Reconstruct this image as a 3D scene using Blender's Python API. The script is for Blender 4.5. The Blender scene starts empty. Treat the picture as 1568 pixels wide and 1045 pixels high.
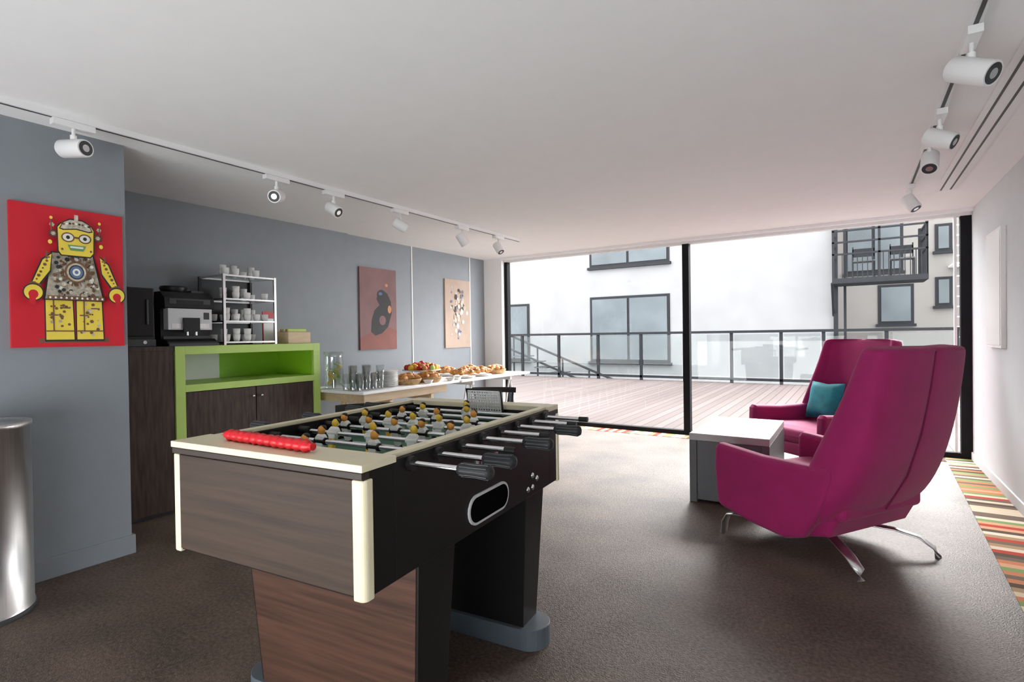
import bpy, bmesh, math, random
from mathutils import Vector, Matrix
random.seed(7)
scene=bpy.context.scene
# ------------------------------------------------------------ materials
M={}
def nt(name):
    m=bpy.data.materials.new(name); m.use_nodes=True
    t=m.node_tree; b=t.nodes['Principled BSDF']; return m,t,b
def setc(b,rough,metal=0,spec=None):
    b.inputs['Roughness'].default_value=rough; b.inputs['Metallic'].default_value=metal
    if spec is not None: b.inputs['Specular IOR Level'].default_value=spec
def mat(name,col,rough=.5,metal=0,var=.08,scale=8,bump=0,bscale=200,spec=None,sheen=0,stretch=None):
    if name in M: return M[name]
    m,t,b=nt(name); setc(b,rough,metal,spec)
    tc=t.nodes.new('ShaderNodeTexCoord'); mp=t.nodes.new('ShaderNodeMapping')
    if stretch: mp.inputs['Scale'].default_value=stretch
    t.links.new(tc.outputs['Object'],mp.inputs['Vector'])
    n=t.nodes.new('ShaderNodeTexNoise'); n.inputs['Scale'].default_value=scale; n.inputs['Detail'].default_value=5
    t.links.new(mp.outputs['Vector'],n.inputs['Vector'])
    r=t.nodes.new('ShaderNodeValToRGB'); r.color_ramp.elements[0].position=.3; r.color_ramp.elements[1].position=.7
    r.color_ramp.elements[0].color=(*[c*(1-var) for c in col],1); r.color_ramp.elements[1].color=(*[min(1,c*(1+var)) for c in col],1)
    t.links.new(n.outputs['Fac'],r.inputs['Fac']); t.links.new(r.outputs['Color'],b.inputs['Base Color'])
    if bump:
        n2=t.nodes.new('ShaderNodeTexNoise'); n2.inputs['Scale'].default_value=bscale; n2.inputs['Detail'].default_value=3
        t.links.new(tc.outputs['Object'],n2.inputs['Vector'])
        bp=t.nodes.new('ShaderNodeBump'); bp.inputs['Strength'].default_value=bump; bp.inputs['Distance'].default_value=.004
        t.links.new(n2.outputs['Fac'],bp.inputs['Height']); t.links.new(bp.outputs['Normal'],b.inputs['Normal'])
    if sheen: b.inputs['Sheen Weight'].default_value=sheen
    M[name]=m; return m
def glass(name,col=(1,1,1),gl=.08,tint=1):
    m=bpy.data.materials.new(name); m.use_nodes=True; t=m.node_tree; t.nodes.clear()
    o=t.nodes.new('ShaderNodeOutputMaterial'); mx=t.nodes.new('ShaderNodeMixShader')
    a=t.nodes.new('ShaderNodeBsdfTransparent'); a.inputs['Color'].default_value=(*[c*tint for c in col],1)
    g=t.nodes.new('ShaderNodeBsdfGlossy'); g.inputs['Roughness'].default_value=.02
    mx.inputs[0].default_value=gl
    t.links.new(a.outputs[0],mx.inputs[1]); t.links.new(g.outputs[0],mx.inputs[2]); t.links.new(mx.outputs[0],o.inputs['Surface'])
    M[name]=m; return m
def stripes(name,axis,freq,cols,rough=.95):
    m,t,b=nt(name); setc(b,rough,0,.1)
    tc=t.nodes.new('ShaderNodeTexCoord'); s=t.nodes.new('ShaderNodeSeparateXYZ'); t.links.new(tc.outputs['Object'],s.inputs[0])
    mu=t.nodes.new('ShaderNodeMath'); mu.operation='MULTIPLY'; mu.inputs[1].default_value=freq
    t.links.new(s.outputs[axis],mu.inputs[0])
    f=t.nodes.new('ShaderNodeMath'); f.operation='FLOOR'; t.links.new(mu.outputs[0],f.inputs[0])
    w=t.nodes.new('ShaderNodeTexWhiteNoise'); w.noise_dimensions='1D'; t.links.new(f.outputs[0],w.inputs['W'])
    r=t.nodes.new('ShaderNodeValToRGB'); r.color_ramp.interpolation='CONSTANT'
    e=r.color_ramp.elements
    while len(e)<len(cols): e.new(.5)
    for i,c in enumerate(cols): e[i].position=i/len(cols); e[i].color=(*c,1)
    t.links.new(w.outputs['Value'],r.inputs['Fac']); t.links.new(r.outputs['Color'],b.inputs['Base Color'])
    M[name]=m; return m
def planks(name,axis,width,c1,c2,gap,rough=.8):
    m,t,b=nt(name); setc(b,rough,0,.15)
    tc=t.nodes.new('ShaderNodeTexCoord'); s=t.nodes.new('ShaderNodeSeparateXYZ'); t.links.new(tc.outputs['Object'],s.inputs[0])
    mu=t.nodes.new('ShaderNodeMath'); mu.operation='MULTIPLY'; mu.inputs[1].default_value=1/width; t.links.new(s.outputs[axis],mu.inputs[0])
    f=t.nodes.new('ShaderNodeMath'); f.operation='FLOOR'; t.links.new(mu.outputs[0],f.inputs[0])
    w=t.nodes.new('ShaderNodeTexWhiteNoise'); w.noise_dimensions='1D'; t.links.new(f.outputs[0],w.inputs['W'])
    r=t.nodes.new('ShaderNodeMixRGB'); r.inputs[1].default_value=(*c1,1); r.inputs[2].default_value=(*c2,1); t.links.new(w.outputs['Value'],r.inputs[0])
    fr=t.nodes.new('ShaderNodeMath'); fr.operation='FRACT'; t.links.new(mu.outputs[0],fr.inputs[0])
    g=t.nodes.new('ShaderNodeMath'); g.operation='LESS_THAN'; g.inputs[1].default_value=.09; t.links.new(fr.outputs[0],g.inputs[0])
    r2=t.nodes.new('ShaderNodeMixRGB'); r2.inputs[2].default_value=(*gap,1); t.links.new(g.outputs[0],r2.inputs[0]); t.links.new(r.outputs[0],r2.inputs[1])
    t.links.new(r2.outputs[0],b.inputs['Base Color']); M[name]=m; return m
def carpetmat():
    m,t,b=nt('carpet'); setc(b,.5,0,.35)
    tc=t.nodes.new('ShaderNodeTexCoord')
    n1=t.nodes.new('ShaderNodeTexNoise'); n1.inputs['Scale'].default_value=70; n1.inputs['Detail'].default_value=4
    n2=t.nodes.new('ShaderNodeTexNoise'); n2.inputs['Scale'].default_value=2.2; n2.inputs['Detail'].default_value=6
    for n in (n1,n2): t.links.new(tc.outputs['Object'],n.inputs['Vector'])
    ad=t.nodes.new('ShaderNodeMath'); ad.operation='MULTIPLY_ADD'; ad.inputs[1].default_value=.55
    t.links.new(n1.outputs['Fac'],ad.inputs[0])
    m2=t.nodes.new('ShaderNodeMath'); m2.operation='MULTIPLY'; m2.inputs[1].default_value=.45; t.links.new(n2.outputs['Fac'],m2.inputs[0]); t.links.new(m2.outputs[0],ad.inputs[2])
    r=t.nodes.new('ShaderNodeValToRGB'); r.color_ramp.elements[0].position=.38; r.color_ramp.elements[1].position=.62
    r.color_ramp.elements[0].color=(.044,.031,.024,1); r.color_ramp.elements[1].color=(.155,.112,.087,1)
    t.links.new(ad.outputs[0],r.inputs['Fac']); t.links.new(r.outputs['Color'],b.inputs['Base Color'])
    bp=t.nodes.new('ShaderNodeBump'); bp.inputs['Strength'].default_value=.6; bp.inputs['Distance'].default_value=.006
    n3=t.nodes.new('ShaderNodeTexNoise'); n3.inputs['Scale'].default_value=160; t.links.new(tc.outputs['Object'],n3.inputs['Vector'])
    t.links.new(n3.outputs['Fac'],bp.inputs['Height']); t.links.new(bp.outputs['Normal'],b.inputs['Normal'])
    M['carpet']=m; return m
CARPET=carpetmat()
CEIL=mat('ceiling_paint',(.88,.885,.885),.9,var=.01)
GREYW=mat('blue_grey_paint',(.235,.258,.283),.5,var=.03,bump=.05)
LGREYW=mat('light_grey_paint',(.58,.605,.615),.6,var=.02)
WHITE=mat('white_paint',(.85,.85,.85),.5,var=.01)
WMETAL=mat('white_metal',(.8,.8,.8),.35,var=.01)
DFRAME=mat('dark_frame',(.014,.015,.017),.7,spec=.08)
BLACK=mat('black_plastic',(.010,.010,.011),.4,spec=.35)
BLACKL=mat('black_laminate',(.009,.008,.008),.45,var=.1,spec=.25)
DARKG=mat('dark_grey',(.035,.038,.042),.5)
GRIP=mat('black_grip',(.020,.021,.023),.5,spec=.3)
MIDG=mat('mid_grey',(.07,.073,.078),.5)
CHROME=mat('chrome',(.75,.75,.77),.16,1,var=.02)
STEEL=mat('brushed_steel',(.70,.70,.70),.3,1,var=.08,scale=4,stretch=(40,40,1))
SILVER=mat('silver_plastic',(.60,.61,.62),.35,var=.03)
CREAM=mat('cream_plastic',(.78,.71,.50),.4,var=.03)
MAG=mat('magenta_fabric',(.31,.004,.10),.8,var=.08,bump=.25,bscale=500,sheen=.10)
MAGD=mat('magenta_seam',(.14,.003,.045),.9)
TEAL=mat('teal_fabric',(.012,.22,.27),.75,var=.3,scale=12,bump=.2)
WOODB=mat('brown_wood',(.050,.031,.021),.5,var=.3,scale=2,stretch=(1.2,8,30),spec=.3)
WOODL=mat('leg_wood',(.068,.032,.021),.45,var=.4,scale=2.5,stretch=(1.2,8,26),spec=.3)
WENGE=mat('wenge_wood',(.055,.036,.029),.5,var=.45,scale=4,stretch=(12,12,1.2),spec=.3)
HOLE_SHADE=mat('hole_shade_black',(.004,.004,.004),1,spec=0)  # flat black, painted shade for the inside of the oval opening
LIME=mat('lime_lacquer',(.44,.62,.15),.45,var=.02)
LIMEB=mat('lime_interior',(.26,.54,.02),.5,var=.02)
LWOOD=mat('light_wood',(.62,.47,.30),.5,var=.12,scale=4,stretch=(10,1,10))
GREYT=mat('grey_laminate',(.10,.105,.11),.5,var=.03)
FELT=mat('green_felt',(.06,.15,.10),.7)
SKIN=mat('figure_orange',(.75,.33,.05),.4)
YEL=mat('figure_yellow',(.85,.55,.05),.4)
CHINA=mat('white_china',(.8,.8,.78),.25,var=.01)
BREAD=mat('pastry',(.55,.25,.07),.6,var=.35,scale=30)
WICK=mat('wicker',(.42,.26,.12),.7,var=.4,scale=60)
REDP=mat('red_plastic',(.60,.010,.018),.35)
PLASTER=mat('outdoor_plaster',(.165,.165,.167),.95,var=.06,scale=1.5,bump=.3,bscale=20,spec=.05)
BEIGE=mat('beige_plaster',(.140,.132,.125),.95,var=.03,scale=1.5,spec=.05)
WINDARK=mat('reflective_window',(.072,.083,.09),.5,var=.2,scale=1,spec=.1)
PANE=glass('window_glass',(1,1,1),.015)
RAILG=glass('rail_glass',(.86,.88,.88),.015)
CLEAR=glass('clear_glass',(.93,.96,.96),.16)
LEMON=mat('lemon_water',(.75,.75,.25),.2)
DECK=planks('deck_planks',0,.14,(.093,.075,.071),(.117,.096,.091),(.042,.035,.033))
STR=[(.50,.20,.10),(.10,.07,.05),(.62,.50,.36),(.20,.30,.12),(.60,.33,.20),(.62,.52,.40),(.42,.06,.04),(.16,.12,.09),(.66,.58,.46),(.35,.24,.14)]
STRY=stripes('striped_carpet_a',1,19,STR); STRX=stripes('striped_carpet_b',0,18,STR)
# ------------------------------------------------------------ builder
class B:
    def __init__(s,name,loc=(0,0,0),rz=0):
        s.name=name; s.bm=bmesh.new(); s.mats=[]; s.loc=loc; s.rz=rz
    def mi(s,m):
        if m not in s.mats: s.mats.append(m)
        return s.mats.index(m)
    def add(s,vs,fs,m,smooth=False):
        k=s.mi(m); bv=[s.bm.verts.new(v) for v in vs]
        for f in fs:
            try: fc=s.bm.faces.new([bv[i] for i in f]); fc.material_index=k; fc.smooth=smooth
            except ValueError: pass
        return s
    def box(s,lo,hi,m,R=None,c=None):
        x0,y0,z0=lo; x1,y1,z1=hi
        vs=[Vector(v) for v in [(x0,y0,z0),(x1,y0,z0),(x1,y1,z0),(x0,y1,z0),(x0,y0,z1),(x1,y0,z1),(x1,y1,z1),(x0,y1,z1)]]
        if R is not None:
            c=Vector(c) if c is not None else Vector(((x0+x1)/2,(y0+y1)/2,(z0+z1)/2)); vs=[c+R@(v-c) for v in vs]
        return s.add(vs,[(0,3,2,1),(4,5,6,7),(0,1,5,4),(1,2,6,5),(2,3,7,6),(3,0,4,7)],m)
    def frustum(s,b,t,m):
        vs=[]
        for x0,y0,x1,y1,z in (b,t): vs+=[(x0,y0,z),(x1,y0,z),(x1,y1,z),(x0,y1,z)]
        return s.add(vs,[(0,3,2,1),(4,5,6,7),(0,1,5,4),(1,2,6,5),(2,3,7,6),(3,0,4,7)],m)
    def cyl(s,p0,p1,r0,m,r1=None,seg=20,caps=True,smooth=True):
        return s.tube([p0,p1],[r0,r0 if r1 is None else r1],m,seg,caps,smooth)
    def tube(s,pts,r,m,seg=12,caps=True,smooth=True,flat=None,up=None):
        pts=[Vector(p) for p in pts]; n=len(pts)
        if not isinstance(r,(list,tuple)): r=[r]*n
        vs=[];fs=[]
        for i,p in enumerate(pts):
            d=(pts[min(i+1,n-1)]-pts[max(i-1,0)]).normalized()
            a=Vector(up) if up else (Vector((0,0,1)) if abs(d.z)<.9 else Vector((1,0,0)))
            x=d.cross(a).normalized(); y=x.cross(d).normalized()
            for k in range(seg):
                t=2*math.pi*k/seg; fx,fy=(flat if flat else (1,1))
                vs.append(p+x*(r[i]*fx*math.cos(t))+y*(r[i]*fy*math.sin(t)))
        for i in range(n-1):
            for k in range(seg): fs.append((i*seg+k,i*seg+(k+1)%seg,(i+1)*seg+(k+1)%seg,(i+1)*seg+k))
        s.add(vs,fs,m,smooth)
        if caps: s.add(vs[:seg],[tuple(range(seg))[::-1]],m); s.add(vs[-seg:],[tuple(range(seg))],m)
        return s
    def lathe(s,c,prof,m,seg=28,smooth=True,caps=True):
        c=Vector(c); vs=[];fs=[];n=len(prof)
        for r,z in prof:
            for k in range(seg):
                t=2*math.pi*k/seg; vs.append(c+Vector((r*math.cos(t),r*math.sin(t),z)))
        for i in range(n-1):
            for k in range(seg): fs.append((i*seg+k,i*seg+(k+1)%seg,(i+1)*seg+(k+1)%seg,(i+1)*seg+k))
        s.add(vs,fs,m,smooth)
        if caps: s.add(vs[:seg],[tuple(range(seg))[::-1]],m); s.add(vs[-seg:],[tuple(range(seg))],m)
        return s
    def sph(s,c,r,m,R=None,u=14,v=9):
        if not isinstance(r,(list,tuple)): r=(r,r,r)
        c=Vector(c); vs=[];fs=[]
        for i in range(v+1):
            a=math.pi*i/v
            for k in range(u):
                t=2*math.pi*k/u; p=Vector((r[0]*math.sin(a)*math.cos(t),r[1]*math.sin(a)*math.sin(t),r[2]*math.cos(a)))
                vs.append(c+(R@p if R is not None else p))
        for i in range(v):
            for k in range(u): fs.append((i*u+k,(i+1)*u+k,(i+1)*u+(k+1)%u,i*u+(k+1)%u))
        return s.add(vs,fs,m,True)
    def prism(s,pts,axis,lo,hi,m,smooth=False):
        n=len(pts)
        def P(a,b,h): return {'x':(h,a,b),'y':(a,h,b),'z':(a,b,h)}[axis]
        vs=[P(a,b,lo) for a,b in pts]+[P(a,b,hi) for a,b in pts]
        fs=[tuple(range(n))[::-1],tuple(range(n,2*n))]+[(i,(i+1)%n,n+(i+1)%n,n+i) for i in range(n)]
        return s.add(vs,fs,m,smooth)
    def loft(s,loops,m,smooth=True,caps=True):
        n=len(loops[0]); vs=[p for l in loops for p in l]; fs=[]
        for i in range(len(loops)-1):
            for k in range(n): fs.append((i*n+k,i*n+(k+1)%n,(i+1)*n+(k+1)%n,(i+1)*n+k))
        if caps: fs+= [tuple(range(n))[::-1],tuple(range((len(loops)-1)*n,len(loops)*n))]
        return s.add(vs,fs,m,smooth)
    def done(s,bevel=0,seg=2,parent=None,subsurf=0):
        bmesh.ops.remove_doubles(s.bm,verts=s.bm.verts,dist=1e-6) if subsurf else None
        bmesh.ops.recalc_face_normals(s.bm,faces=s.bm.faces)
        me=bpy.data.meshes.new(s.name); s.bm.to_mesh(me); s.bm.free()
        for m in s.mats: me.materials.append(m)
        o=bpy.data.objects.new(s.name,me); scene.collection.objects.link(o)
        o.location=s.loc; o.rotation_euler=(0,0,s.rz)
        if bevel:
            b=o.modifiers.new('bev','BEVEL'); b.width=bevel; b.segments=seg; b.limit_method='ANGLE'; b.angle_limit=math.radians(50); b.use_clamp_overlap=True
        if subsurf:
            q=o.modifiers.new('sub','SUBSURF'); q.levels=subsurf; q.render_levels=subsurf
        if parent: o.parent=parent
        return o
def empty(name,loc=(0,0,0),rz=0):
    e=bpy.data.objects.new(name,None); e.location=loc; e.rotation_euler=(0,0,rz); scene.collection.objects.link(e); return e
# ------------------------------------------------------------ room
H=2.30; YW=6.444; XR=.925; XL=-4.507; XP=-3.45; YP=1.384; YB=-1.6
B('floor').box((-4.7,YB,-.1),(XR+.15,YW+.06,0),CARPET).done()
B('ceiling').box((-4.7,YB,H),(XR+.15,YW+.1,H+.15),CEIL).done()
B('wall_right').box((XR,YB,0),(XR+.15,YW+.06,H),LGREYW).done()
B('wall_left').box((XL-.15,YP,0),(XL,YW+.06,H),GREYW).done()
B('wall_niche').box((XL,YP,0),(XL+.03,3.84,H),GREYW).done()
B('wall_poster').box((XL-.15,YB,0),(XP,YP,H),GREYW).done()
B('rear_light_blocker').box((XP,YB-.12,.98),(XR+.15,YB,H),LGREYW).done()  # unseen slab added to cut fill light from the rear, open below
B('wall_pilaster').box((XL,YW-.1,0),(-4.2,YW+.06,H),WHITE).done()
B('baseboard_left').box((XP,YB,0),(XP+.015,YP+.015,.105),GREYW).box((XL+.03,YP,0),(XP,YP+.015,.105),GREYW).done(.003)
B('baseboard_right').box((XR-.014,YB,0),(XR,YW-.05,.075),LGREYW).done(.003)
B('striped_carpet_border').prism([(.44,YB),(XR-.015,YB),(XR-.015,YW-.05),(.72,YW-.05),(.60,3.04)],'z',0,.004,STRY).done()
B('striped_carpet_runner').box((-4.2,YW-.25,0),(.71,YW-.05,.0035),STRX).done()
# window wall
b=B('window_1')
b.box((-4.2,YW-.03,0),(XR,YW+.05,.05),DFRAME).box((-4.2,YW-.03,H-.05),(XR,YW+.05,H),WMETAL)
b.box((-1.69,YW-.04,.05),(-1.615,YW+.05,H-.05),DFRAME).box((-4.2,YW-.03,.05),(-4.15,YW+.05,H-.05),DFRAME).box((.845,YW-.03,.05),(XR,YW+.05,H-.05),DFRAME)
b.box((.80,YW-.01,.05),(.82,YW+.03,H-.05),WMETAL)
b.box((-4.15,YW+.005,.05),(-1.69,YW+.011,H-.05),PANE).box((-1.615,YW+.005,.05),(.80,YW+.011,H-.05),PANE)
b.done()
B('trim_1').box((-4.2,YW-.14,H-.03),(XR,YW-.10,H),WHITE).done()
B('trim_2').box((XL,4.825,0),(XL+.008,4.84,H),WHITE).box((XL,5.99,0),(XL+.008,6.005,H),WHITE).done()
# linear diffuser
b=B('ceiling_vent',(0,0,0))
b.box((.55,-1,H-.012),(.69,5.38,H),WMETAL)
for x in (.585,.645): b.box((x-.005,-1,H-.014),(x+.006,5.34,H-.011),DARKG)
b.done()
# tracks & spots
b=B('track_rail'); b.box((-3.215,-1,H-.03),(-3.181,5.2,H),WMETAL).box((-3.203,-1,H-.032),(-3.193,5.2,H-.029),DARKG); b.done()
b=B('track_rail'); b.box((.353,-1,H-.03),(.387,5.15,H),WMETAL).box((.363,-1,H-.032),(.377,5.15,H-.029),DARKG); b.done()
def spot(x,y,d,L=.14,r=.043,drop=.125,off=(0,0)):
    b=B('track_spotlight',(x,y,0)); z=H-.032
    b.box((-.022,-.085,z-.03),(.022,.085,z),WMETAL)
    b.cyl((off[0],off[1],z-.03),(off[0],off[1],z-drop+.03),.008,WMETAL,seg=10)
    d=Vector(d).normalized(); c=Vector((off[0],off[1],z-drop))
    a=c-d*L*.5; e=c+d*L*.5
    b.tube([a,a+d*.008,e-d*.01,e],[r*.86,r,r,r*.95],WMETAL,24)
    b.tube([e,e+d*.001],[r*.8,r*.8],DARKG,24)
    b.tube([e+d*.001,e+d*.002],[r*.4,r*.4],CHROME,16)
    b.cyl(c+Vector((0,0,r*.6)),c+Vector((0,0,r+.02)),.014,WMETAL,seg=12)
    b.done(.002)
spot(-3.198,1.07,(.86,.35,-.05)); spot(-3.198,2.16,(.75,-.9,-.35),.12); spot(-3.198,2.62,(.8,.1,-.5),.11)
spot(-3.198,3.30,(.6,.9,-.6),.12); spot(-3.198,4.15,(.3,.6,-1),.12); spot(-3.198,4.78,(.6,-.1,-.8),.12)
spot(.37,2.55,(.35,-.25,-.25),.15,.045,.13); spot(.37,3.38,(.5,-.2,-.3),.13); spot(.37,3.80,(-.1,-.6,-.8),.12); spot(.37,4.95,(.5,-.3,-.9),.12)
# ------------------------------------------------------------ exterior
B('deck_floor').box((-14,YW+.07,-.15),(5,13.95,-.02),DECK).done()
B('ground_outside').box((-25,13.95,-1.0),(12,30,-.9),PLASTER).done()
b=B('facade_wall')
b.box((-16,16,-.9),(-.42,16.6,6.2),PLASTER).box((-1.0,16.6,-.9),(-.42,19.9,6.2),PLASTER)
def fwin(x0,x1,z0,z1,y,n):
    b.box((x0,y-.03,z0),(x1,y+.0,z1),DFRAME)
    w=(x1-x0-.08*(n+1))/n
    for i in range(n):
        xa=x0+.08+i*(w+.08); b.box((xa,y-.05,z0+.08),(xa+w,y-.02,z1-.08),WINDARK)
    b.box((x0-.05,y-.12,z0-.08),(x1+.05,y,z0),DFRAME)
fwin(-7.16,-4.59,.33,2.40,16,2); fwin(-7.16,-4.59,3.35,5.2,16,2); fwin(-10.4,-9.45,.33,2.30,16,1)
b.done()
b=B('apartment_block'); b.box((-.9,20,-.9),(6,20.5,7),BEIGE)
fwin(.66,1.55,1.4,2.6,20,1); fwin(2.05,2.45,3.5,4.3,20,1); fwin(2.05,2.45,1.9,2.75,20,1); fwin(-.2,1.3,3.0,4.7,20,2)
b.done()
b=B('wall_ladder')
for x in (2.35,2.62): b.box((x,19.0,-.9),(x+.04,19.04,7),WMETAL)
for i in range(26): b.box((2.35,19.0,-.7+i*.28),(2.66,19.03,-.67+i*.28),WMETAL)
b.box((2.35,19.04,3),(2.66,20,3.05),WMETAL); b.done()
# balcony
b=B('balcony'); x0,x1,y0,y1=-.41,1.42,14.9,15.95
b.box((x0,y0,2.33),(x1,y1,2.45),DFRAME)
for x in (x0,.5,x1-.05): b.box((x,y0,2.45),(x+.05,y0+.05,3.9),DFRAME)
for z in (3.0,3.28,3.55,3.86): b.box((x0,y0,z),(x1,y0+.04,z+.04),DFRAME)
for x in (x0,x1-.05):
    for z in (3.0,3.28,3.55): b.box((x,y0,z),(x+.04,y1,z+.04),DFRAME)
for i in range(18): b.box((x0+.1*i,y0+.015,2.45),(x0+.1*i+.018,y0+.03,3.0),DFRAME)
for i in range(11): b.box((x1-.03,y0+.1*i,2.45),(x1-.016,y0+.1*i+.014,3.55),DFRAME)
b.box((x0,y1-.1,-.9),(x0+.1,y1,5),DFRAME).box((x1-.1,y1-.1,2.45),(x1,y1,3.6),DFRAME).box((x0+.22,y1-.1,-.9),(x0+.28,y1-.05,5),DFRAME)
b.tube([(x0,y0+.1,2.35),(x0,y1,1.6)],.03,DFRAME,8)
for cx_ in (.0,.75):
    b.box((cx_,y0+.3,2.85),(cx_+.45,y0+.7,2.88),DARKG)
    for x in (cx_,cx_+.43):
        for y in (y0+.3,y0+.68): b.box((x,y,2.45),(x+.025,y+.025,3.25 if y>y0+.5 else 2.85),DFRAME)
    b.box((cx_,y0+.68,3.0),(cx_+.45,y0+.7,3.2),DFRAME)
b.done()
# deck railing
b=B('deck_railing')
xs=[-11.9,-10.75,-9.55,-8.4,-7.17,-5.95,-4.73,-3.6,-2.48,-1.4,-.55,.6,1.75,2.9,4.0]
for x in xs: b.box((x-.035,13.75,-.02),(x+.035,13.81,1.22),DFRAME)
b.box((-12,13.73,1.19),(4,13.83,1.25),DFRAME).box((-12,13.75,.05),(4,13.80,.11),DFRAME)
for a,c in zip(xs[:-1],xs[1:]): b.box((a+.06,13.77,.14),(c-.06,13.785,1.16),RAILG)
b.done()
b=B('exterior_stair')
for o in (0,.45): b.tube([(-9.6,15.0,1.2-o),(-5.6,15.0,-.3-o)],.035,DFRAME,8)
for i in range(9): b.box((-9.5+i*.45,14.8,1.0-i*.17-.5),(-9.05+i*.45,15.6,1.03-i*.17-.5),DARKG)
for i in range(5): b.box((-9.5+i*.9,14.98,-.9),(-9.46+i*.9,15.02,1.16-i*.335),DFRAME)
b.done()
# ------------------------------------------------------------ posters
def art(name,x,y0,y1,z0,z1,bg,edge=WHITE):
    p=B(name); p.box((x-.001,y0,z0),(x+.02,y1,z1),bg); w=y1-y0; h=z1-z0; lay=[0]
    def L(): lay[0]+=1; return x+.02+.00012*lay[0]
    def poly(pts,m):
        q=L(); p.prism([(y0+a*w,z0+c*h) for a,c in pts],'x',q-.0002,q,m)
    def ell(cx,cy,rx,ry,m,n=20,rot=0): 
        poly([(cx+rx*math.cos(2*math.pi*i/n+rot),cy+ry*math.sin(2*math.pi*i/n+rot)) for i in range(n)],m)
    def gear(cx,cy,r,m,n=8):
        q=w/h; pts=[]
        for i in range(n*4):
            rr=r if (i//2)%2==0 else r*.75; t=2*math.pi*i/(n*4); pts.append((cx+rr*math.cos(t),cy+rr*q*math.sin(t)))
        poly(pts,m)
    return p,poly,ell,gear
PR=mat('print_red',(.58,.008,.022),.6,var=.03); PY=mat('print_yellow',(.80,.62,.07),.6,var=.05); PB=mat('print_brown',(.16,.08,.04),.6,var=.2)
PG=mat('print_silver',(.50,.45,.36),.6,var=.35,scale=60); PW=mat('print_white',(.75,.75,.65),.6); PBL=mat('print_blue',(.10,.16,.30),.6); PK=mat('print_black',(.02,.02,.02),.6); PGR=mat('print_green',(.12,.30,.12),.6)
p,poly,ell,gear=art('robot_poster',XP,.885,1.36,1.175,1.892,PR)
def U(u): return (u-14)/172
def V(v): return (533-v)/228
def R(a0,b0,a1,b1): return [(U(a0),V(b1)),(U(a1),V(b1)),(U(a1),V(b0)),(U(a0),V(b0))]
def Pt(l): return [(U(u),V(v)) for u,v in l]
poly(R(52,519,160,526),PB)
for sx in (0,46):
    poly(Pt([(60+sx,455),(104+sx,455),(106+sx,524),(60+sx,524)]),PK); poly(Pt([(62+sx,456),(102+sx,456),(104+sx,521),(62+sx,521)]),PY)
    for i in range(22): gear(U(62+sx+6+random.random()*30),V(462+random.random()*54),.009+random.random()*.012,random.choice([PB,PG,PB]),6)
    poly(R(62+sx,506,104+sx,508),PB); poly(R(66+sx,480,80+sx,482),PB); poly(R(84+sx,468,98+sx,470),PB); poly(R(72+sx,456,74+sx,506),PB)
poly(Pt([(70,378),(136,378),(153,457),(58,457)]),PK); poly(Pt([(72,380),(134,380),(150,455),(61,455)]),PG)
for i in range(150):
    v=384+random.random()*66; hw=26+(v-380)*.16; u=106+(random.random()*2-1)*hw
    gear(U(u),V(v),.008+random.random()*.018,random.choice([PB,PK,PW,PG,PG,PB,PB]),7)
for k in range(10):
    t=2*math.pi*k/10; poly([(U(106+dx),V(410+dy)) for dx,dy in ((16*math.cos(t)-1,16*math.sin(t)-1),(16*math.cos(t)+1,16*math.sin(t)+1),(24*math.cos(t)+1,24*math.sin(t)+1),(24*math.cos(t)-1,24*math.sin(t)-1))],PB)
for r_,m_ in ((18,PB),(15,PG),(12,PK),(10,PBL),(6,PW),(3,PBL)): ell(U(106),V(410),r_/172,r_/228,m_)
poly(R(62,450,150,456),PB); 
for i in range(11): ell(U(66+i*8),V(453),.010,.008,PW)
for s_ in (1,-1):
    X=lambda u:106+s_*(u-106)
    poly(Pt([(X(70),380),(X(54),392),(X(38),432),(X(50),438),(X(68),412)]),PK); poly(Pt([(X(69),383),(X(56),394),(X(41),430),(X(49),434),(X(66),410)]),PY)
    for i in range(8): gear(U(X(65-i*3)),V(389+i*6),.010+.004*(i%3),PB,6)
    poly(Pt([(X(38),428),(X(53),433),(X(51),438),(X(36),433)]),PB)
    ell(U(X(42)),V(446),15/172,14/228,PK); ell(U(X(42)),V(446),13/172,12/228,PY); ell(U(X(42)),V(449),7/172,7/228,PR); poly(Pt([(X(36),450),(X(46),450),(X(44),466),(X(36),466)]),PR)
    gear(U(X(72)),V(350),.045,PK,8); gear(U(X(72)),V(350),.036,PB,8); gear(U(X(72)),V(350),.022,PG,6); ell(U(X(67)),V(364),.018,.015,PY); gear(U(X(70)),V(336),.024,PG,6)
    poly(R(min(X(68),X(70)),326,max(X(68),X(70)),345),PB); ell(U(X(69)),V(325),.014,.011,PY)
    poly(R(min(X(60),X(63)),380,max(X(60),X(63)),392),PB)
poly(R(92,376,120,386),PK); poly(R(94,376,118,385),PY)
poly(Pt([(76,338),(82,331),(130,331),(135,338),(134,378),(128,385),(82,385),(77,378)]),PK); poly(Pt([(78,339),(83,333),(129,333),(133,339),(132,377),(127,383),(83,383),(79,377)]),PY)
poly(Pt([(80,341),(86,329),(96,323),(116,323),(126,329),(132,341),(126,343),(106,340),(86,343)]),PK); poly(Pt([(82,340),(87,330),(97,325),(115,325),(125,330),(130,340),(125,341),(106,338),(87,341)]),PG)
for i in range(9): gear(U(87+i*4.8),V(333-2.5*math.sin(i*.39)),.013,[PB,PW,PK][i%3],6)
poly(R(103,316,109,325),PG)
for u in (93,119): ell(U(u),V(354),10/172,8/228,PB); ell(U(u),V(354),8/172,6/228,PW); ell(U(u),V(354),3/172,3/228,PK)
poly(R(101,352,111,355),PB); poly(Pt([(92,366),(120,366),(116,375),(96,375)]),PGR); poly(R(96,368,116,371),PW)
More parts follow.
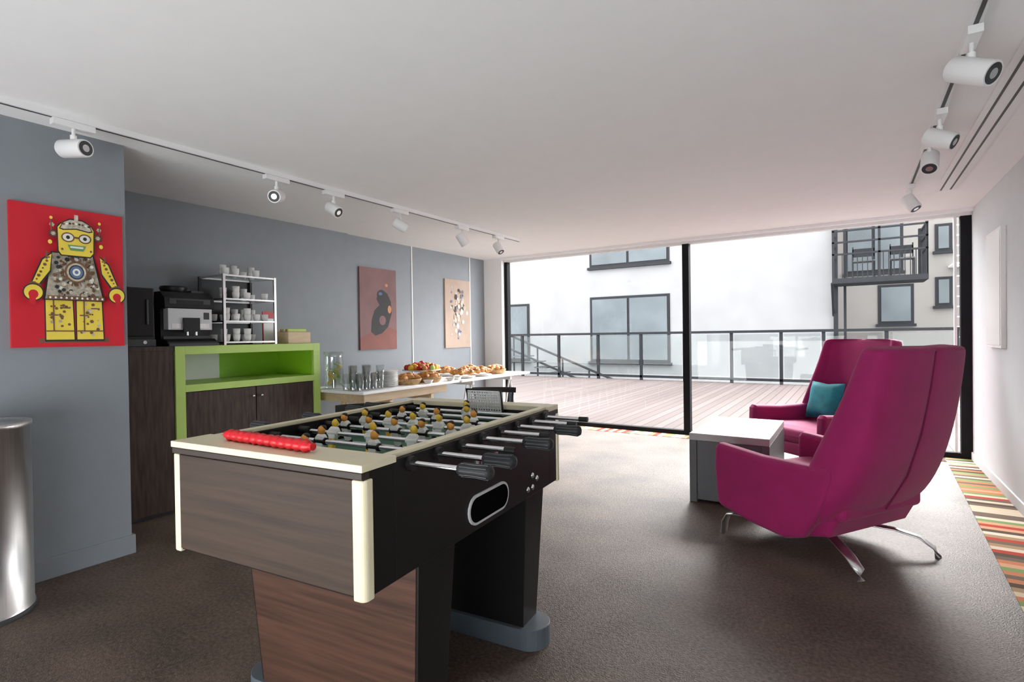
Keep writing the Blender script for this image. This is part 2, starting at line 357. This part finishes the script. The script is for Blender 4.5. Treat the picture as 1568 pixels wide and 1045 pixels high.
for u in (84,128): ell(U(u),V(374),.010,.008,PB)
p.done()
MV=mat('print_mauve',(.22,.11,.11),.6,var=.15,scale=3); OR=mat('print_orange',(.62,.25,.10),.6); BG3=mat('print_tan',(.44,.33,.26),.6,var=.1,scale=4)
p,poly,ell,gear=art('figure_poster',XL,4.0,4.548,1.067,1.976,MV)
poly([(0,0),(1,0),(1,.24),(.6,.30),(0,.14)],mat('print_rust',(.25,.08,.06),.6))
poly([(.28,.22),(.40,.17),(.58,.20),(.75,.28),(.86,.45),(.84,.60),(.74,.70),(.60,.74),(.48,.70),(.44,.62),(.52,.55),(.38,.48),(.30,.36)],PK)
ell(.58,.67,.13,.07,PK,20,.2); ell(.80,.50,.05,.05,OR); ell(.60,.36,.09,.06,MV,20,.2); ell(.55,.69,.05,.02,PBL); ell(.72,.8,.04,.02,OR); p.done()
p,poly,ell,gear=art('collage_poster',XL,5.436,5.972,1.052,1.963,BG3)
for i in range(70):
    a=random.gauss(.5,.16); c=random.gauss(.52,.18)
    if .08<a<.92 and .1<c<.9: (gear if i%2 else lambda x,y,r,m:ell(x,y,r,r*.9,m))(a,c,.02+random.random()*.04,random.choice([PK,PW,PBL,PW,PB,OR,PG]))
p.done()
B('canvas_panel').box((XR-.03,5.118,1.06),(XR+.001,5.615,1.94),WHITE).box((XR-.034,5.14,1.08),(XR-.03,5.593,1.92),CHINA).done(.004)
# ------------------------------------------------------------ trash can
b=B('trash_can',(-3.235,.70,0)); r=.19
b.lathe((0,0,0),[(r+.004,0),(r+.004,.03),(r,.032),(r,.825),(r+.004,.827),(r+.004,.85),(r-.012,.85),(r-.012,.77),(.01,.765)],STEEL,48)
b.lathe((0,0,0),[(r+.008,0),(r+.008,.02),(r+.003,.022)],DARKG,48)
b.lathe((0,0,0),[(r-.014,.77),(r-.02,.843),(.09,.83),(.085,.77)],STEEL,40,caps=False); b.done()
# ------------------------------------------------------------ cabinet
xf=-3.96; xb=XL+.035; zt=1.16
b=B('sideboard_cabinet')
b.box((xb,1.45,.03),(xf,1.865,zt-.03),WENGE).box((xb,1.45,zt-.03),(xf+.005,1.87,zt),WENGE).box((xb+.05,1.47,0),(xf-.04,3.0,.03),DARKG)
b.box((xb,1.87,.03),(xf+.01,1.935,zt),LIME).box((xb,2.995,.03),(xf+.01,3.06,zt),LIME)
b.box((xb,1.935,zt-.06),(xf+.01,2.995,zt),LIME).box((xb,1.935,.835),(xf+.01,2.995,.885),LIME)
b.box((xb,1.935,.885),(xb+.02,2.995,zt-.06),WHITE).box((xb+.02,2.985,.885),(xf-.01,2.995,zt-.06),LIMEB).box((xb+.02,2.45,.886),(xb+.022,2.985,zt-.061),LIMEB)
b.box((xb,1.935,.03),(xf-.03,2.995,.83),WENGE).box((xf-.03,1.94,.05),(xf,2.462,.83),WENGE).box((xf-.03,2.47,.05),(xf,2.99,.83),WENGE)
for y in (2.43,2.50): b.cyl((xf,y,.76),(xf+.02,y,.76),.007,CHROME,seg=10); b.sph((xf+.024,y,.76),.011,CHROME)
b.done(.003)
# coffee machine
b=B('coffee_machine',(-4.16,2.0,zt))
b.prism([(-.20,.0),(.20,0),(.20,.03),(.16,.05),(.10,.05),(.10,.26),(.17,.27),(.16,.34),(.10,.385),(-.20,.385)],'y',-.17,.17,BLACK)
b.box((.10,-.165,.05),(.13,.165,.07),DARKG)
b.box((.10,-.15,.115),(.165,.15,.265),SILVER).box((.164,-.13,.125),(.167,.13,.16),STEEL).box((.16,-.055,.10),(.185,.055,.20),BLACK).box((.166,.09,.19),(.168,.13,.24),DARKG)
b.box((.161,-.14,.285),(.166,.14,.335),DARKG).box((.165,-.09,.295),(.168,.09,.325),BLACK)
for y in (-.03,.03): b.cyl((.175,y,.075),(.175,y,.11),.009,CHROME,seg=10)
b.lathe((-.03,-.02,.385),[(.075,0),(.09,.035),(.085,.05),(.01,.055)],BLACK,24).box((-.16,.06,.385),(.06,.15,.405),DARKG).box((.03,-.17,.0),(.22,.17,.02),DARKG)
b.done(.006)
b=B('milk_cooler',(-4.2,1.655,zt)); b.box((-.2,-.13,0),(.16,.13,.40),BLACK).box((.16,-.12,.07),(.175,.12,.39),BLACKL).box((.175,.07,.15),(.185,.085,.32),DARKG).box((.1,-.11,.0),(.2,.12,.05),DARKG); b.cyl((.2,.05,.03),(.205,.05,.03),.012,CHROME,seg=12); b.done(.006)
# cup display rack
b=B('cup_display_rack',(-4.16,2.45,zt)); w,d,h=.21,.17,.54
for x in (-d,d):
    for y in (-w,w): b.box((x-.009,y-.009,0),(x+.009,y+.009,h),STEEL if x>0 else BLACK)
for z in (.02,.18,.35,h-.01):
    b.box((-d,-w,z),(d,w,z+.006),CLEAR)
    for y in (-w,w): b.box((-d,y-.006,z-.006),(d,y+.006,z+.006),STEEL)
    for x in (-d,d): b.box((x-.006,-w,z-.006),(x+.006,w,z+.006),STEEL)
b.box((-d-.012,-w,0),(-d-.009,w,h),DARKG)
def cup(bb,x,y,z,r=.028,hh=.055,m=CHINA):
    bb.lathe((x,y,z),[(r*.65,0),(r*.9,hh*.3),(r,hh),(r*.9,hh),(r*.6,.006)],m,14)
for z in (.027,.187,.357,h+.0):
    n=0
    for y in (-.15,-.07,.02,.10,.17):
        for x in (-.09,.09):
            if random.random()<.8: 
                cup(b,x,y,z)
                if random.random()<.5: cup(b,x,y,z+.045)
b.done()
b=B('tea_box',(-4.12,2.90,zt)); b.box((-.1,-.10,0),(.1,.12,.10),LWOOD).box((-.08,-.085,.095),(.08,.105,.102),WICK)
for i in range(6): b.box((-.07+.025*i,-.08,.10),(-.055+.025*i,.10,.125),[CHINA,BREAD,LIME][i%3])
b.done(.003)
b=B('framed_notice',(-4.30,2.80,zt)); b.box((-.01,-.05,0),(.0,.06,.28),REDP).box((0,-.045,.005),(.003,.055,.22),CHINA).box((-.06,-.01,0),(-.01,.01,.02),REDP); b.done()
# ------------------------------------------------------------ buffet tables
def trestle(b,y,m,x0,x1,zt,t=.018):
    for x in (x0,x1):
        b.tube([(x,y,zt),(x,y-.2,.0)],t,m,8); b.tube([(x,y,zt),(x,y+.2,.0)],t,m,8)
    b.box((x0-.02,y-.02,zt-.05),(x1+.02,y+.02,zt),m); b.box((x0,y-.11,.34),(x1,y-.09,.37),m); b.box((x0,y+.09,.34),(x1,y+.11,.37),m)
b=B('buffet_table'); b.box((-4.18,3.07,.725),(-3.42,4.36,.75),WHITE)
b.box((-4.12,3.15,.64),(-3.50,4.25,.725),LWOOD); trestle(b,3.45,LWOOD,-4.1,-3.5,.64); trestle(b,4.0,LWOOD,-4.1,-3.5,.64); b.done(.004)
b=B('buffet_table'); b.box((-4.18,4.37,.725),(-3.40,5.75,.75),WHITE); trestle(b,4.65,WMETAL,-4.1,-3.48,.725,.012); trestle(b,5.4,WMETAL,-4.1,-3.48,.725,.012); b.done(.004)
T=.75
b=B('lemon_water_jug',(-3.93,3.19,T))
b.lathe((0,0,0),[(.075,0),(.085,.02),(.085,.28),(.09,.33),(.086,.33),(.08,.28),(.08,.02),(.01,.012)],CLEAR,24)
for i in range(16): b.sph((random.uniform(-.05,.05),random.uniform(-.05,.05),.04+random.random()*.2),(.03,.03,.008),[YEL,LIME,LEMON][i%3],Matrix.Rotation(random.random()*3,3,'X'),10,6)
b.cyl((0,0,.0),(0,0,.16),.02,CHROME); b.tube([(.085,0,.04),(.12,0,.04),(.12,0,.02)],.01,CHROME,8); b.done()
b=B('water_glasses',(0,0,T))
for i in range(12):
    x=-3.52-(i%3)*.09; y=3.13+(i//3)*.075
    b.lathe((x,y,0),[(.028,0),(.036,.14),(.033,.14),(.026,.008),(.004,.008)],CLEAR,14)
    if i%2: b.lathe((x,y,.07),[(.030,0),(.038,.14),(.035,.14),(.028,.008)],CLEAR,14,caps=False)
b.done()
b=B('plate_stack',(-3.60,3.52,T))
for i in range(12): b.lathe((0,0,i*.012),[(.05,0),(.075,.006),(.10,.014),(.098,.017),(.05,.006)],CHINA,28)
b.done()
def pastries(name,x,y,rx,n,bas=True,flat=0):
    b=B(name,(x,y,T))
    if bas: b.lathe((0,0,0),[(rx*.8,0),(rx*.95,.03),(rx*1.02,.055),(rx*.95,.055),(rx*.8,.015),(.01,.012)],WICK,28)
    else: b.lathe((0,0,0),[(rx*.5,0),(rx,.015),(rx*.98,.02),(.01,.01)],CHINA,28)
    for i in range(n):
        a=i*2.4; r=rx*.75*math.sqrt((i+.5)/n); c=Vector((r*math.cos(a),r*math.sin(a),.045+.05*(1-r/rx)))
        pts=[]; t0=random.random()*3
        for k in range(7):
            t=t0+(k-3)*.45; pts.append(c+Vector((.045*math.cos(t)-.04*math.cos(t0),.045*math.sin(t)-.04*math.sin(t0),0)))
        b.tube(pts,[.006,.017,.026,.031,.026,.017,.006],BREAD,10)
    b.done()
pastries('croissant_basket',-3.60,3.78,.135,13); pastries('pastry_basket',-3.59,4.07,.135,14); pastries('muffin_basket',-3.95,3.70,.14,13)
pastries('bread_plate',-3.58,4.62,.14,13,False); pastries('bread_plate',-3.58,4.93,.14,12,False); pastries('bread_plate',-3.9,5.15,.13,10,False); pastries('croissant_basket',-3.62,5.3,.13,11); pastries('bread_plate',-3.95,4.78,.14,12,False)
b=B('fruit_platter',(-3.84,4.25,T)); b.lathe((0,0,0),[(.06,0),(.06,.01),(.02,.03),(.02,.08),(.20,.10),(.205,.11),(.01,.095)],CHINA,28)
for i in range(40):
    a=i*2.4; r=.17*math.sqrt(i/40); b.sph((r*math.cos(a),r*math.sin(a),.125+.045*(1-r/.17)),.024+random.random()*.012,[REDP,YEL,SKIN,REDP,BREAD,REDP,LIME][i%7],None,10,7)
b.done()
b=B('dip_bowls',(0,0,T))
for x,y in ((-3.46,3.92),(-3.47,4.27),(-3.50,4.42)): b.lathe((x,y,0),[(.03,0),(.05,.035),(.046,.035),(.01,.01)],CHINA,20)
b.done()
def chair_black(x,y,rz,name='cafe_chair'):
    b=B(name,(x,y,0),rz)
    b.box((-.2,-.2,.42),(.2,.2,.45),BLACK)
    for sx in (-.18,.18):
        for sy in (-.18,.18): b.tube([(sx,sy,.42),(sx*1.15,sy*1.15,0)],.011,CHROME,8)
    b.tube([(-.18,.2,.42),(-.19,.24,.64)],.011,BLACK,8).tube([(.18,.2,.42),(.19,.24,.64)],.011,BLACK,8)
    b.loft([[Vector((.24*math.sin(t)*1.0,.20+.07*math.cos(t)+o,z)) for t in [(-1.2+.24*k) for k in range(11)]]+[Vector((.24*math.sin(t),.185+.07*math.cos(t)+o,z)) for t in [(1.2-.24*k) for k in range(11)]] for z,o in ((.635,0),(.66,.01),(.685,.03))],BLACK)
    b.done(.004)
chair_black(-2.93,4.20,.45); chair_black(-3.02,2.75,.9)
# ------------------------------------------------------------ side table
b=B('side_table'); x0,x1,y0,y1,z=-.99,-.47,3.89,4.78,.49
b.box((x0,y0,z-.05),(x1,y1,z),mat('pale_laminate',(.40,.40,.40),.4,var=.02)); b.box((x0,y0,0),(x0+.05,y1,z-.05),GREYT).box((x1-.05,y0,0),(x1,y1,z-.05),GREYT).box((x0+.05,y0+.01,.02),(x1-.05,y0+.04,z-.05),GREYT).box((x0+.05,y1-.4,.02),(x1-.05,y1-.37,z-.05),GREYT)
b.done(.004)
# ------------------------------------------------------------ armchairs (local: +x forward, +y chair's left)
def armchair(cx,cy,rz):
    root=empty('armchair',(cx,cy,0),rz)
    sp=[(-.560,1.120,.335,.12),(-.558,1.10,.355,.14),(-.535,.92,.365,.17),(-.495,.70,.38,.22),(-.43,.48,.395,.25),(-.33,.29,.40,.24),(-.18,.175,.385,.18),(-.02,.125,.35,.10)]
    loops=[]
    for i,(f,z,w,d) in enumerate(sp):
        a=sp[max(i-1,0)]; c=sp[min(i+1,len(sp)-1)]
        tx,tz=(c[0]-a[0]),(c[1]-a[1]); L=math.hypot(tx,tz); nx,nz=-tz/L,tx/L
        if nx<0 and i<5: nx,nz=-nx,-nz
        if i>=5 and nz<0: nx,nz=-nx,-nz
        T=.085 if i>0 else .06
        sec=[(-w,d),(-w-.005,d*.5),(-w+.012,.03),(-w*.72,.0),(-.02,-.012),(0,.004),(.02,-.012),(w*.72,.0),(w-.012,.03),(w+.005,d*.5),(w,d),(w-.05,d),(w-.065,d*.6),(w*.7,T),(0,T-.01),(-w*.7,T),(-w+.065,d*.6),(-w+.05,d)]
        loops.append([Vector((f+nx*q,l,z+nz*q)) for l,q in sec])
    B('back_shell').loft(loops,MAG).done(parent=root,subsurf=2)
    b=B('back_seam'); b.tube([(f-.003,0,z) for f,z,w,d in sp[1:6]],.004,MAGD,8); b.done(parent=root)
    prof=[(.39,.54),(.415,.515),(.42,.40),(.40,.19),(.37,.165),(.16,.13),(-.06,.115),(-.16,.15),(-.22,.24),(-.28,.36),(-.32,.48),(-.32,.54),(-.20,.525),(.10,.52)]
    for s,n in ((1,'arm_left'),(-1,'arm_right')):
        lo,hi=(.325,.41) if s>0 else (-.41,-.325)
        B(n).prism(prof,'y',lo,hi,MAG).done(.03,4,parent=root)
    b=B('seat_base'); b.prism([(.395,.17),(.405,.27),(-.30,.27),(-.25,.17),(-.05,.115),(.1,.13)],'y',-.33,.33,MAG); b.done(.02,3,parent=root)
    b=B('seat_cushion'); b.prism([(.395,.27),(.41,.33),(.395,.38),(.30,.40),(-.33,.37),(-.33,.26)],'y',-.325,.325,MAG); b.done(.03,4,parent=root)
    b=B('legs')
    for f1,l1 in ((.37,.36),(.37,-.36),(-.37,.28),(-.38,-.33)):
        if f1>0: pts=[(.20,l1*.9,.135),(.29,l1*.97,.135),(.35,l1,.12),(.375,l1*1.01,.07),(.385,l1*1.02,0)]
        else: pts=[(f1*.25,l1*.45,.125),(f1*.6,l1*.75,.115),(f1*.85,l1*.93,.09),(f1*1.0,l1,.05),(f1*1.04,l1*1.02,.0)]
        b.tube(pts,.030,STEEL,12,flat=(1,.28))
    b.tube([(-.1,-.16,.12),(-.1,.16,.12)],.015,CHROME,8); b.done(parent=root)
    return root
a1=math.atan2(.54,-.84)
armchair(-.143,3.49,a1)
f2=Vector((-.64,-.77)).normalized(); l2=Vector((-f2.y,f2.x)); c2=Vector((-.24,5.38)); a2=math.atan2(f2.y,f2.x)
armchair(c2.x,c2.y,a2)
pp=c2-f2*.20-l2*.14
b=B('throw_pillow',(pp.x,pp.y,.57),a2)
R_=Matrix.Rotation(-.28,3,'Y'); vs=[];N=12
for sgn in (1,-1):
    for i in range(N+1):
        for j in range(N+1):
            x=(i/N*2-1); y=(j/N*2-1); hgt=.065*((1-x**4)*(1-y**4))**.6+.002*math.sin(9*x+5*y)
            k=.175*(1-.08*(1-abs(x))*abs(y)**3*1.5); k2=.175*(1-.08*(1-abs(y))*abs(x)**3*1.5)
            vs.append(R_@Vector((sgn*hgt,x*k2,y*k)))
fs=[]
for q in (0,1):
    o=q*(N+1)**2
    for i in range(N):
        for j in range(N): fs.append((o+i*(N+1)+j,o+(i+1)*(N+1)+j,o+(i+1)*(N+1)+j+1,o+i*(N+1)+j+1))
b.add(vs,fs,TEAL,True); b.done(subsurf=1)
# ------------------------------------------------------------ foosball table
fx=empty('foosball_table',(-1.377,1.410,0),math.radians(5.0))
W,Lh,Z0,Z1=.367,.5875,.588,.905
b=B('table_body')
b.box((-W,-Lh,Z0),(W,-Lh+.115,Z1-.02),BLACKL).box((-W,Lh-.10,Z0),(W,Lh,Z1-.02),BLACKL)
b.box((-W+.03,-Lh-.004,Z0+.005),(W-.03,-Lh,Z1-.038),WOODB)
b.box((-W-.001,-Lh-.006,Z1-.036),(W+.001,-Lh+.02,Z1-.019),mat('dark_edge_wood',(.03,.018,.012),.5))
b.box((-W,-Lh+.115,Z0),(-W+.045,Lh-.1,Z1-.012),BLACKL).box((-W+.045,-Lh+.115,Z0),(W-.045,Lh-.1,Z0+.03),BLACKL)
b.box((W-.045,-Lh+.115,Z0),(W,Lh-.1,Z1-.012),BLACKL)
b.box((-W-.004,-Lh-.008,Z1-.018),(W+.004,-Lh+.115,Z1),CREAM).box((-W,Lh-.10,Z1-.02),(W,Lh,Z1),CREAM)
for s in (1,-1):
    x0_,x1_=sorted((s*(W-.042),s*(W-.012))); b.box((x0_,-Lh+.115,Z1-.012),(x1_,Lh-.1,Z1),CREAM)
b.box((-W+.045,-Lh+.115,.80),(W-.045,Lh-.1,.805),FELT)
b.done(.004,2,parent=fx)
b=B('corner_posts')
for sx in (1,-1):
    for sy in (1,-1):
        pts=[]; cx=sx*(W-.012); cy=sy*(Lh-.012)
        for k in range(7):
            t=math.pi/2*k/6; pts.append((cx+sx*.017*math.cos(t),cy+sy*.017*math.sin(t)))
        pts+=[(cx-sx*.020,cy+sy*.017),(cx-sx*.020,cy-sy*.017),(cx+sx*.017,cy-sy*.017)]
        b.prism(pts,'z',Z0-.006,Z1-.037,CREAM)
b.done(.004,parent=fx)
b=B('pitch_markings'); LW=mat('pitch_white',(.7,.75,.7),.6)
b.box((-.32,-.004,.805),(.32,.004,.8065),LW)
for s in (1,-1): b.box((-.15,s*.36-.003,.805),(.15,s*.36+.003,.8065),LW); b.box((-.15,min(s*.36,s*.47),.805),(-.145,max(s*.36,s*.47),.8065),LW); b.box((.145,min(s*.36,s*.47),.805),(.15,max(s*.36,s*.47),.8065),LW)
b.done(parent=fx)
ys=[-.415+.122*i for i in range(8)]; cnt=[1,2,3,5,5,3,2,1]; right=[1,1,0,1,0,1,0,0]
b=B('rods'); zr=.872
for i,y in enumerate(ys):
    sR=right[i]; xl,xr=((-.58,W+.17) if not sR else (-.48,W+.245))
    zz=zr
    b.cyl((xl,y,zz),(xr,y,zz),.008,CHROME,seg=12)
    for s in (1,-1): b.cyl((s*(W-.002),y,zz),(s*(W+.014),y,zz),.019,BLACK,seg=18); b.cyl((s*(W-.09),y,zz),(s*(W-.047),y,zz),.015,BLACK,seg=14)
    hx=W+.15 if sR else -.48
    d=1 if sR else -1
    prof=[(0,.011),(.006,.016),(.02,.0175),(.05,.016),(.085,.0185),(.095,.014),(.097,.006)]
    b.tube([(hx+d*a,y,zz) for a,r in prof],[r for a,r in prof],GRIP,16)
    for k in range(10):
        t=2*math.pi*k/10; b.tube([(hx+d*.012,y+.017*math.cos(t),zz+.017*math.sin(t)),(hx+d*.05,y+.0158*math.cos(t),zz+.0158*math.sin(t)),(hx+d*.088,y+.018*math.cos(t),zz+.018*math.sin(t))],.0016,MIDG,5)
    if not sR: b.cyl((W+.15,y,zz),(W+.185,y,zz),.010,BLACK,seg=12)
b.done(parent=fx)
b=B('players'); BODYW=mat('figure_white',(.8,.8,.76),.35)
for i,y in enumerate(ys):
    n=cnt[i]; tm=right[i]; sp_={1:0,2:.22,3:.17,5:.118}[n]; tilt=random.uniform(-.25,.25) if n>1 else .1
    Rm=Matrix.Rotation(tilt,3,'X'); c0=Vector((0,y,zr)); off=random.uniform(-.03,.03)
    for k in range(n):
        x=off+(k-(n-1)/2)*sp_
        def Q(p): return c0+Vector((x,0,0))+Rm@Vector(p)
        body=BODYW if tm else YEL
        def fr(lo,hi,m):
            vs=[Q((sx*w_,sy*d_,z_)) for (w_,d_,z_) in (lo,hi) for sx,sy in ((-1,-1),(1,-1),(1,1),(-1,1))]
            b.add(vs,[(0,3,2,1),(4,5,6,7),(0,1,5,4),(1,2,6,5),(2,3,7,6),(3,0,4,7)],m)
        fr((.010,.008,-.055),(.013,.009,-.02),body); fr((.011,.012,-.066),(.011,.010,-.054),BLACK)
        fr((.014,.010,-.02),(.018,.011,.012),BODYW); fr((.018,.011,.012),(.011,.008,.022),BODYW)
        b.sph(Q((0,0,.034)),(.0125,.0125,.015),YEL if not tm else SKIN,None,12,8); b.sph(Q((0,.005,.042)),(.0122,.0115,.009),BLACK,None,12,8)
        b.cyl(Q((-.022,0,0)),Q((.022,0,0)),.012,BLACK if tm else BODYW,seg=12)
    for s in (1,-1): b.cyl((s*.27,y,zr),(s*.295,y,zr),.014,BLACK,seg=12)
b.done(.0015,1,parent=fx)
b=B('table_legs'); FG=mat('foot_grey',(.09,.11,.13),.4)
for s in (-1,1):
    y0_,y1_=(-.375,-.20) if s<0 else (.28,.44)
    b.frustum((-.30,y0_+.02,.330,y1_-.02,.07),(-.345,y0_,.360,y1_,Z0+.002),BLACKL)
    if s<0: b.frustum((-.292,y0_+.017,.322,y0_+.021,.072),(-.337,y0_-.003,.352,y0_+.001,Z0),WOODL)
    yc=(y0_+y1_)/2
    pts=[]
    for k in range(13): t=-math.pi/2+math.pi*k/12; pts.append((.33+.08*math.cos(t),yc+.08*math.sin(t)))
    for k in range(13): t=math.pi/2+math.pi*k/12; pts.append((-.32+.08*math.cos(t),yc+.08*math.sin(t)))
    b.prism(pts,'z',.0,.08,FG)
b.done(.02,4,parent=fx)
b=B('side_fittings')
b.box((W,-.085,.765),(W+.004,.05,.81),STEEL)
for i in range(6): b.box((W+.004,-.075+.019*i,.773),(W+.0055,-.064+.019*i,.802),BLACK)
yc,zc=-.01,.655
def oval(hw,hh,n=10):
    pts=[]
    for k in range(n+1): t=-math.pi/2+math.pi*k/n; pts.append((yc+hw-hh+hh*math.cos(t),zc+hh*math.sin(t)))
    for k in range(n+1): t=math.pi/2+math.pi*k/n; pts.append((yc-hw+hh+hh*math.cos(t),zc+hh*math.sin(t)))
    return pts
b.prism(oval(.130,.047),'x',W-.001,W+.006,SILVER); b.prism(oval(.122,.039),'x',W+.002,W+.0068,HOLE_SHADE)  # no hole is cut; the black oval paints its dark inside
for y,z in ((.32,.665),(.32,.62),(.28,.62),(.36,.645)): b.sph((W+.002,y,z),(.006,.011,.011),CHROME)
b.done(parent=fx)
b=B('spare_red_handle'); 
b.tube([(-.225,-.52,.922),(.16,-.545,.922)],.010,REDP,12)
pr=[]; pts=[]
for k in range(40):
    t=k/39; pts.append((-.21+.36*t,-.521-.0235*t,.922)); pr.append(.0155+.0025*math.sin(k*1.9)-(.004 if k in(0,39) else 0))
b.tube(pts,pr,REDP,14); b.done(parent=fx)
b=B('ball_net')
NETW=mat('net_white',(.75,.75,.75),.6)
y_=Lh-.13; 
for i in range(13):
    x=.0+.15*i/12; b.tube([(x,y_+.02,.87),(x,y_,.965)],.0036,NETW,6)
for j in range(8):
    z=.875+.088*j/7; b.tube([(.0,y_+.02-.02*j/7,z),(.15,y_+.02-.02*j/7,z)],.0036,NETW,6)
b.tube([(-.01,y_+.03,.81),(-.01,y_,.97),(.16,y_,.97),(.16,y_+.03,.81)],.005,BLACK,8)
b.done(parent=fx)
# ------------------------------------------------------------ camera
H0=1.2; yaw,pit,rol=[math.radians(a) for a in (32.481,-.56,-.802)]
fw=Vector((-math.sin(yaw)*math.cos(pit),math.cos(yaw)*math.cos(pit),math.sin(pit)))
r=Vector((math.cos(yaw),math.sin(yaw),0)); u=r.cross(fw)
r2=r*math.cos(rol)+u*math.sin(rol); u2=-r*math.sin(rol)+u*math.cos(rol)
cd=bpy.data.cameras.new('camera'); cam=bpy.data.objects.new('camera',cd); scene.collection.objects.link(cam)
cam.matrix_world=Matrix((( r2.x,u2.x,-fw.x,0),(r2.y,u2.y,-fw.y,0),(r2.z,u2.z,-fw.z,H0),(0,0,0,1)))
cd.sensor_width=36; cd.lens=820/1568*36; cd.clip_start=.05; cd.clip_end=200
scene.camera=cam
# ------------------------------------------------------------ light
w=bpy.data.worlds.new('world'); scene.world=w; w.use_nodes=True
bg=w.node_tree.nodes['Background']; bg.inputs[0].default_value=(.965,.985,1,1); bg.inputs[1].default_value=9.5
sd=bpy.data.lights.new('bright_sky_lamp','SUN'); sd.energy=17; sd.angle=math.radians(34); sd.color=(1,.985,.96)  # broad lamp added as a brighter part of the overcast sky
so=bpy.data.objects.new('bright_sky_lamp',sd); scene.collection.objects.link(so); so.location=(0,20,14)
so.rotation_euler=Vector((-.10,-.88,-.56)).to_track_quat('-Z','Y').to_euler()
scene.view_settings.view_transform='Standard'; scene.view_settings.exposure=0.0
